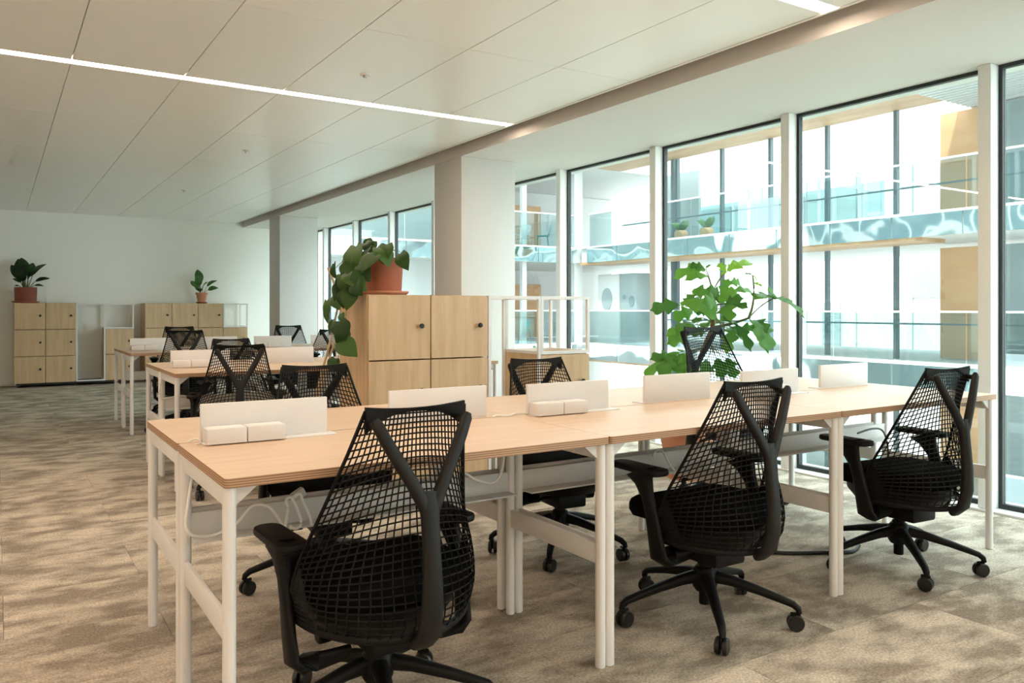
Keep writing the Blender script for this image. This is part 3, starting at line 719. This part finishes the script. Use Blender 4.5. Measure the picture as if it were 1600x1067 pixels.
for k in range(16):
    bx_, by_ = 1112 + rp.uniform(-32, 45), 478 + rp.uniform(-26, 46); an = rp.uniform(-.6, PI + .6); ln_ = rp.uniform(18, 32); dd = rp.uniform(-.1, .25)
    b3 = at_depth(bx_, by_, D0 + dd); place_leaf(lob, fp, b3, at_depth(bx_ + math.cos(an) * ln_ * 1.2, by_ - math.sin(an) * ln_ * .5 + 6, D0 + dd - .05), 1.3, rp.uniform(-.6, .6))
    stem_obj(fp, [at_depth(1114, 505, D0), (at_depth(1114, 480, D0) + b3) / 2, b3], .0042, M['stem'], 'leaf_stalk')
stem_obj(fp, [CR, at_depth(1150, 505, 5.3), at_depth(1172, 496, 5.2)], .012, M['stem'], 'trunk')
stem_obj(fp, [at_depth(1170, 496, 5.2), at_depth(1182, 470, 5.2), at_depth(1176, 430, 5.2)], .009, M['stem'], 'new_shoot')
place_leaf(yng, fp, at_depth(1177, 442, 5.2), at_depth(1192, 446, 5.18), .7, .3)
place_leaf(yng, fp, at_depth(1176, 430, 5.2), at_depth(1184, 438, 5.18), .7, -.3)
place_leaf(lob, fp, at_depth(1176, 430, 5.2), at_depth(1164, 426, 5.18), .6, 0)

# plants on the far lockers
def rosette(name, label, x, y, z, potargs, leaves, me, sr):
    p_ = tag(empty(name, (x, y, z)), label, 'plant'); pot(p_, **potargs)
    zt = potargs['h'] + (.022 if potargs.get('saucer') else 0) - .03
    for (az, el, st, ln, wd, rl) in leaves:
        d = Vector((math.cos(az) * math.cos(el), math.sin(az) * math.cos(el), math.sin(el)))
        b0 = Vector((x, y, z + zt)) + Vector((math.cos(az), math.sin(az), 0)) * .02
        b1 = b0 + Vector((d.x * .6, d.y * .6, abs(d.z) + .25)).normalized() * st
        stem_obj(p_, [b0, (b0 + b1) / 2, b1], sr, M['stem'], 'leaf_stalk')
        place_leaf(me, p_, b1, b1 + d * ln, wd, rl)
    return p_
LT = Z0_ + 3 * CH_
RZ = -A                                                    # camera right direction as an azimuth
def lv(specs): return [(RZ + a, e, s_, l_, w_, r_) for a, e, s_, l_, w_, r_ in specs]
pa = on_plane_y(40, 472, 13.80)
oval = leaf_mesh('broad_leaf', M['leaf_dark'], 'oval'); oval2 = leaf_mesh('broad_leaf', M['leaf_bright'], 'oval')
rosette('potted_plant', 'dark broad-leaved plant in straight brown pot on the far left locker', pa.x, 13.76, LT, dict(r0=.140, r1=.146, h=.205, mat=M['terracotta_dark'], saucer=.178, smat=M['terracotta']),
        lv([(2.6, 1.30, .20, .30, 1.5, .3), (.4, .95, .22, .24, 1.5, -.2), (2.9, .55, .12, .17, 1.2, .3), (.1, .35, .16, .20, .9, .2), (1.2, 1.3, .18, .24, 1.6, .4), (4.2, 1.25, .16, .25, 1.7, .2), (5.2, 1.1, .17, .23, 1.6, -.3), (3.6, 1.1, .15, .25, 1.7, .4), (-.1, .05, .13, .13, .8, .2), (3.0, .1, .10, .10, .7, .0), (4.0, 1.3, .22, .23, 1.6, .1), (5.6, .8, .14, .22, 1.5, .1), (4.7, 1.0, .12, .22, 1.6, .3)]), oval, .008)
pb = on_plane_y(315, 474, 13.80)
rosette('potted_plant', 'small bright green plant in tapered terracotta pot on the right far locker', pb.x, 13.80, LT, dict(r0=.062, r1=.088, h=.155, mat=M['terracotta_pale'], rim=.006, saucer=.085, smat=M['terracotta_dark']),
        lv([(2.5, 1.30, .18, .26, 1.3, .3), (.3, .75, .14, .19, 1.4, -.2), (2.9, .75, .12, .18, 1.4, .2), (-.2, .25, .12, .17, 1.3, .3), (4.4, 1.2, .14, .20, 1.4, .3), (4.0, .9, .09, .18, 1.5, .2), (5.4, .8, .09, .18, 1.5, -.3), (4.7, .5, .05, .17, 1.5, .1)]), oval2, .006)

# ------------------------------------------------------------------ cables
def smooth_path(P, n=5):
    out = []
    for i in range(len(P) - 1):
        p0, p1, p2, p3 = P[max(i - 1, 0)], P[i], P[i + 1], P[min(i + 2, len(P) - 1)]
        for k in range(n):
            t = k / n
            out.append(.5 * ((2 * p1) + (p2 - p0) * t + (2 * p0 - 5 * p1 + 4 * p2 - p3) * t * t + (3 * p1 - p0 - 3 * p2 + p3) * t ** 3))
    return out + [P[-1]]
def cable(name, label, pts, r, mat, group=None):
    return tag(MB().tube(smooth_path([Vector(p) for p in pts]), r, 8).obj(name, mat, None, 60), label, 'cable', group)
yb = 2.50
cable('power_cable', 'white cable dropping from the left desk edge beside the leg', [on_plane_y(x, y, Y) for x, y, Y in ((308, 693, 2.53), (300, 745, 2.545), (293, 795, 2.50), (291, 822, 2.47), (300, 836, 2.46), (322, 838, 2.47), (345, 832, 2.47), (372, 815, 2.47), (395, 790, 2.47), (420, 792, 2.47), (438, 815, 2.47), (443, 828, 2.48))], .0048, M['cable'])
cable('power_cable', 'white looped cable hung over the beam beside the near chair arm', [on_plane_y(x, y, Y) for x, y, Y in ((445, 826, 2.45), (450, 795, 2.44), (447, 782, 2.45), (455, 778, 2.46), (466, 800, 2.45), (470, 818, 2.45), (462, 826, 2.45), (452, 822, 2.46))], .0048, M['cable'])
cable('power_cable', 'white cable loop draped by the plug behind the near chair', [on_plane_y(x, y, Y) for x, y, Y in ((455, 780, 2.46), (468, 772, 2.46), (474, 785, 2.45), (484, 808, 2.45), (487, 820, 2.46))], .0048, M['cable'])
pg = on_plane_y(466, 772, 2.50)
tag(MB().bbox(-.022, .022, -.012, .012, -.014, .014, .005).xform(Matrix.Rotation(-.5, 4, 'Y')).obj('plug', M['plug'], None, loc=pg), 'pale grey plug resting above the beam by the near chair', 'plug')
cable('desk_cable', 'white cable curling at the left corner of the near desk top', [on_plane_y(x, y, 2.55) for x, y in ((293, 691), (300, 687), (307, 686), (312, 688))], .003, M['cable'])
cable('desk_cable', 'white cable lying on the near bench between the screens', [(1.553, 2.565, DH + .004), (1.58, 2.57, DH + .008), (1.62, 2.56, DH + .004), (1.66, 2.567, DH + .010), (1.71, 2.562, DH + .006), (1.735, 2.55, DH + .004)], .0035, M['cable'])
cable('power_cable', 'white cables strung along the beam left of the middle legs', [on_plane_y(x, y, 2.50) for x, y in ((700, 748), (722, 738), (745, 750), (770, 754), (782, 740), (787, 715), (789, 695))], .0048, M['cable'])
cable('power_cable', 'white cable arching over the beam behind the middle chair', [on_plane_y(x, y, 2.50) for x, y in ((1020, 712), (1028, 702), (1036, 706), (1044, 722), (1054, 735))], .004, M['cable'])
cable('floor_cable', 'black cable running across the carpet behind the middle chair', [on_level(x, y, .009) for x, y in ((1165, 850), (1185, 860), (1230, 864), (1285, 863), (1330, 862), (1342, 852))], .009, M['cable_black'])
cable('power_cable', 'black cable arching above the beam at the right front desk', [on_plane_y(x, y, 2.50) for x, y in ((1340, 677), (1362, 670), (1378, 672), (1386, 690), (1388, 715))], .005, M['cable_black'])
cable('power_cable', 'white cable hanging under the second bench left end', [on_plane_y(x, y, 5.9) for x, y in ((252, 590), (250, 620), (262, 622), (280, 618), (300, 622), (306, 640))], .005, M['cable'])

# ------------------------------------------------------------------ outside: gallery building across the courtyard, end wing, far block
GX = 16.0
def slab_level(b, z, x0, x1, y0, y1, top=True):
    MB().box(x0, x1, y0, y1, z - .46, z).obj('floor_slab', M['ext_slab'], b, 0)
gb = tag(empty('gallery_building', (GX, 10, -6.5)), 'white gallery building across the courtyard with glass balustrades', 'building')
def gbox(x0, x1, y0, y1, z0, z1, name, mat, par=None):
    par = par or gb
    return MB().box(x0 - par.location.x, x1 - par.location.x, y0 - par.location.y, y1 - par.location.y, z0 - par.location.z, z1 - par.location.z).obj(name, mat, par, 0)
for z in (-3.1, 0, 3.1):
    gbox(GX + .05, GX + 6, -2, 20.9, z - .46, z - .02, 'floor_slab', M['ext_slab'])
    gbox(GX - .02, GX + .3, -2, 20.9, z - .02, z + .03, 'slab_edge', M['ext_slab'])
    gbox(GX + .05, GX + 1.2, 9.6, 21, z - .54, z - .46, 'timber_strip', M['ext_wood'])
    for k in range(15):
        gbox(GX, GX + .05, -1.9 + k * 1.5, -1.9 + k * 1.5 + 1.47, z - .48, z - .02, 'fascia_panel', M['fascia'])
    for k in range(15):
        ya = -1.9 + k * 1.5
        gbox(GX + .12, GX + .135, ya, ya + 1.47, z + .05, z + 1.06, 'balustrade_panel', M['bal'])
    gbox(GX + 1.50, GX + 1.54, -1.9, 20.6, z + .78, z + .82, 'inner_rail', M['ext_steel'])
    gbox(GX + .10, GX + .155, -1.9, 20.6, z + 1.06, z + 1.10, 'handrail', M['ext_slab'])
gbox(GX - .1, GX + 1.7, 9.9, 20.85, 5.75, 6.2, 'timber_roof', M['ext_wood'])
gbox(GX - .1, GX + 3.2, -2, 9.9, 5.75, 6.2, 'white_roof', M['ext_slab'])
for k in range(15): gbox(GX + .2 + k * .2, GX + .27 + k * .2, -1.8, 9.8, 5.69, 5.75, 'roof_louvre', M['ext_slab'])
gbox(GX - .14, GX - .1, -2, 20.85, 5.72, 6.25, 'roof_edge', M['ext_slab'])
for px in (1051, 1058, 1128, 1204, 1293, 1401):
    t_ = (px - 800) / F_PX; yy = (GX + 1.6) * (CA - t_ * SA) / (SA + t_ * CA)
    gbox(GX + 1.6, GX + 1.72, yy, yy + .085, -6.5, 5.75, 'steel_post', M['ext_steel'])
for z in (-3.1, 0, 3.1):                                   # timber clad room at the right end, glazing in front
    gbox(GX + 2.5, GX + 2.7, 9.0, 10.45, z, z + 2.55, 'timber_wall', M['ext_panel'])
    gbox(GX + 2.5, GX + 2.7, -2, 8.99, z, z + 2.55, 'grey_wall', M['ext_grey'])
gbox(GX + 4.2, GX + 4.3, 13, 20.9, 3.1, 4.6, 'partition_panel', M['part_glass'])
for yy in (13.6, 14.9, 16.2, 17.5): gbox(GX + 4.1, GX + 4.16, yy, yy + .07, 3.1, 5.7, 'partition_post', M['ext_slab'])
gbox(GX + 3.0, GX + 3.1, 18.6, 20.9, 3.1, 5.6, 'timber_lobby', M['ext_grey'])
# white meeting pods on the gallery
def pod(px0, px1, label, mat, X, dots):
    t0, t1 = [(X, X * (CA - (p - 800) / F_PX * SA) / (SA + (p - 800) / F_PX * CA)) for p in (px0, px1)]
    yc, hw = (t0[1] + t1[1]) / 2, abs(t0[1] - t1[1]) / 2
    p_ = tag(empty('meeting_pod', (X, yc, 0)), label, 'pod')
    MB().bbox(0, .85, -hw, hw, 0.035, 2.25, .02).obj('shell', mat, p_)
    for (dy, z, ry, rz, m_) in dots:
        MB().lathe([(1, 0), (1, .02)], 24).xform(Matrix.Translation((-.001, dy, z)) @ Matrix.Rotation(-PI / 2, 4, 'Y') @ Matrix.Diagonal((rz, ry, 1, 1))).obj('porthole', m_, p_)
pod(934, 967, 'white meeting pod with an oval window on the gallery opposite', M['ext_white'], GX + .6, [(0.05, 1.45, .26, .36, M['ext_grey'])])
pod(969, 994, 'pale grey meeting pod with two round marks on the gallery opposite', M['ext_grey'], GX + .6, [(.18, 1.50, .07, .07, M['ext_dark']), (-.18, 1.38, .13, .16, M['ext_dark'])])
# end wing
wg = tag(empty('end_wing', (11, 21, -6.5)), 'white end wing of the courtyard with open balconies', 'building')
for z in (-3.1, 0, 3.1):
    gbox(5.2, GX + 6, 21.06, 27, z - .46, z - .02, 'floor_slab', M['ext_slab'], wg)
    gbox(5.2, GX, 20.98, 21.3, z - .02, z + .03, 'slab_edge', M['ext_slab'], wg)
    for k in range(7): gbox(5.3 + k * 1.52, 5.3 + k * 1.52 + 1.49, 21.0, 21.05, z - .48, z - .02, 'fascia_panel', M['fascia'], wg)
    for k in range(7): gbox(5.3 + k * 1.52, 5.3 + k * 1.52 + 1.49, 21.12, 21.135, z + .05, z + 1.06, 'balustrade_panel', M['bal'], wg)
    gbox(5.3, GX, 21.10, 21.155, z + 1.06, z + 1.10, 'handrail', M['ext_slab'], wg)
    gbox(5.2, GX + 6, 26.6, 26.8, z, z + 2.64, 'rear_wall', M['ext_white'], wg)
    gbox(13.9, 15.3, 26.5, 26.59, z + .8, z + 2.1, 'dark_window', M['ext_dark'], wg)
    gbox(16.9, 18.3, 26.5, 26.59, z + .0, z + 2.1, 'timber_panel', M['ext_panel'], wg)
gbox(5.2, GX + 6, 20.9, 27, 5.75, 6.2, 'roof', M['ext_slab'], wg)
for (xx, wd) in ((14.0, .16), (15.4, .14), (16.05, .34), (11.2, .16), (8.4, .16)):
    gbox(xx, xx + wd, 21.3, 21.3 + wd, -6.5, 5.75, 'white_post', M['ext_white'], wg)
for z in (0, 3.1): gbox(7, 13.2, 22.6, 22.75, z, z + 2.64, 'white_screen_wall', M['ext_white'], wg)
# far white block, seen through the gallery
fb = tag(empty('far_block', (33, 12, -6.5)), 'plain white sunlit block beyond the gallery', 'building')
gbox(32, 34, -14, 40, -6.5, 13, 'wall', M['ext_white'], fb)
for k in range(18): gbox(31.97, 32, -12 + k * 2.6, -11.96 + k * 2.6, -6.5, 13, 'panel_joint', M['ext_grey'], fb)
for (yy, z0, z1, dy) in ((17.6, 1.6, 5.0, 1.6), (24.5, 4.2, 6.4, 4.2), (22.6, -1.5, 1.4, .9), (29.0, 4.2, 6.4, 3.0)): gbox(31.9, 32, yy, yy + dy, z0, z1, 'window_recess', M['ext_grey'], fb)
# balcony chairs
def cafe_chair(px, py, Y, mat, label, rz):
    p = on_plane_y(px, py, Y); z = 3.1 if p.z > 2 else 0.0
    t = (px - 800) / F_PX; D = Y / (CA - t * SA); x = D * SA + t * D * CA
    c = tag(empty('cafe_chair', (x, Y, z), rz), label, 'chair', 'balcony chairs')
    MB().bbox(-.21, .21, -.2, .2, .43, .455, .01).obj('seat', mat, c)
    MB().sweep([(0, -.21, .50), (0, -.235, .62), (0, -.26, .74), (0, -.27, .80)], [(.15, .012), (.20, .012), (.20, .012), (.13, .010)], 12, up=(0, 1, 0), power=3).obj('backrest', mat, c)
    for sx in (-1, 1):
        MB().tube([(sx * .16, -.18, .44), (sx * .19, -.215, .52)], .011, 6).obj('back_strut', mat, c)
        for sy in (-1, 1): MB().tube([(sx * .16, sy * .15, .435), (sx * .21, sy * .2, 0)], [.013, .009], 6).obj('leg', mat, c)
cafe_chair(848, 381, 21.9, M['teal'], 'teal chair on the upper balcony of the end wing', .9)
cafe_chair(817, 381, 21.9, M['ext_slab'], 'white chair on the upper balcony of the end wing', 2.2)
cafe_chair(820, 540, 21.9, M['teal'], 'teal chair on the lower balcony of the end wing', 2.6)
# pots on the upper gallery
for (px, lab) in ((1064, 'left round pot plant on the upper gallery floor'), (1104, 'right round pot plant on the upper gallery floor')):
    X = GX + .7; t = (px - 800) / F_PX; y = X * (CA - t * SA) / (SA + t * CA)
    p_ = tag(empty('gallery_pot', (X, y, 3.1)), lab, 'plant', 'gallery pot plants')
    MB().lathe([(.13, 0), (.19, .1), (.2, .22), (.16, .3), (.14, .3)], 20).obj('pot', M['ext_panel'], p_)
    for k in range(9):
        a = k * 2.4; b0 = Vector((X, y, 3.38)); place_leaf(oval2, p_, b0, b0 + Vector((math.cos(a) * .22, math.sin(a) * .22, .22 + .05 * (k % 3))), 1.2, 0)
# the floors of this building above the room, seen only in reflections
uf = struct(empty('facade_above', (4.9, 5, 3.12)), 'upper floors of this building above the windows')
for k in range(2):
    z0 = 3 * k
    MB().box(-.3, .1, -9.4, 15.85, z0, z0 + .55).obj('slab_band', M['ext_slab'], uf, 0)
    for j in range(19): MB().box(-.05, .0, -9.3 + j * 1.33, -9.3 + j * 1.33 + 1.2, z0 + .55, z0 + 3).obj('window_panel', M['ext_dark'], uf, 0)
    for j in range(20): MB().box(-.1, .1, -9.42 + j * 1.33, -9.3 + j * 1.33, z0 + .55, z0 + 3).obj('post', M['frame'], uf, 0)
MB().box(-2.0, .05, 9.36, 15.85, -9.6, 0).obj('end_block', M['ext_grey'], uf, 0)
# courtyard ground and planting
struct(MB().box(5.0, 60, -40, 60, -6.8, -6.5).obj('courtyard', M['ground'], smooth=0), 'paved courtyard ground far below')
roof = struct(MB().box(5.6, 9.5, -6, 20, -2.6, -2.3).obj('lower_roof', M['ext_slab'], smooth=0), 'lower green roof outside the windows')
gm = MB(); nx_, ny_ = 26, 120
rg = random.Random(3)
gm.add([(5.7 + 3.6 * i / nx_, -5.8 + 25.6 * j / ny_, -2.3 + (rg.uniform(.05, .42) if 0 < i < nx_ and 0 < j < ny_ else 0)) for j in range(ny_ + 1) for i in range(nx_ + 1)],
       [(j * (nx_ + 1) + i, j * (nx_ + 1) + i + 1, (j + 1) * (nx_ + 1) + i + 1, (j + 1) * (nx_ + 1) + i) for j in range(ny_) for i in range(nx_)])
g_ = gm.obj('roof_planting', M['green'], None, 0); tag(g_, 'low green planting on the roof outside the windows', 'planting'); g_['kind'] = 'stuff'
lg = tag(empty('outside_ledge', (5.2, 5, -.3)), 'white slatted maintenance ledge outside the windows', 'ledge')
for k in range(3): MB().bbox(-.12 + .14 * k, -.04 + .14 * k, -9, 9, .12, .15, .005).obj('slat', M['ext_slab'], lg)
for k in range(8): MB().box(-.2, .3, -8 + k * 2.3, -7.95 + k * 2.3, .06, .12).obj('bracket', M['ext_slab'], lg, 0)
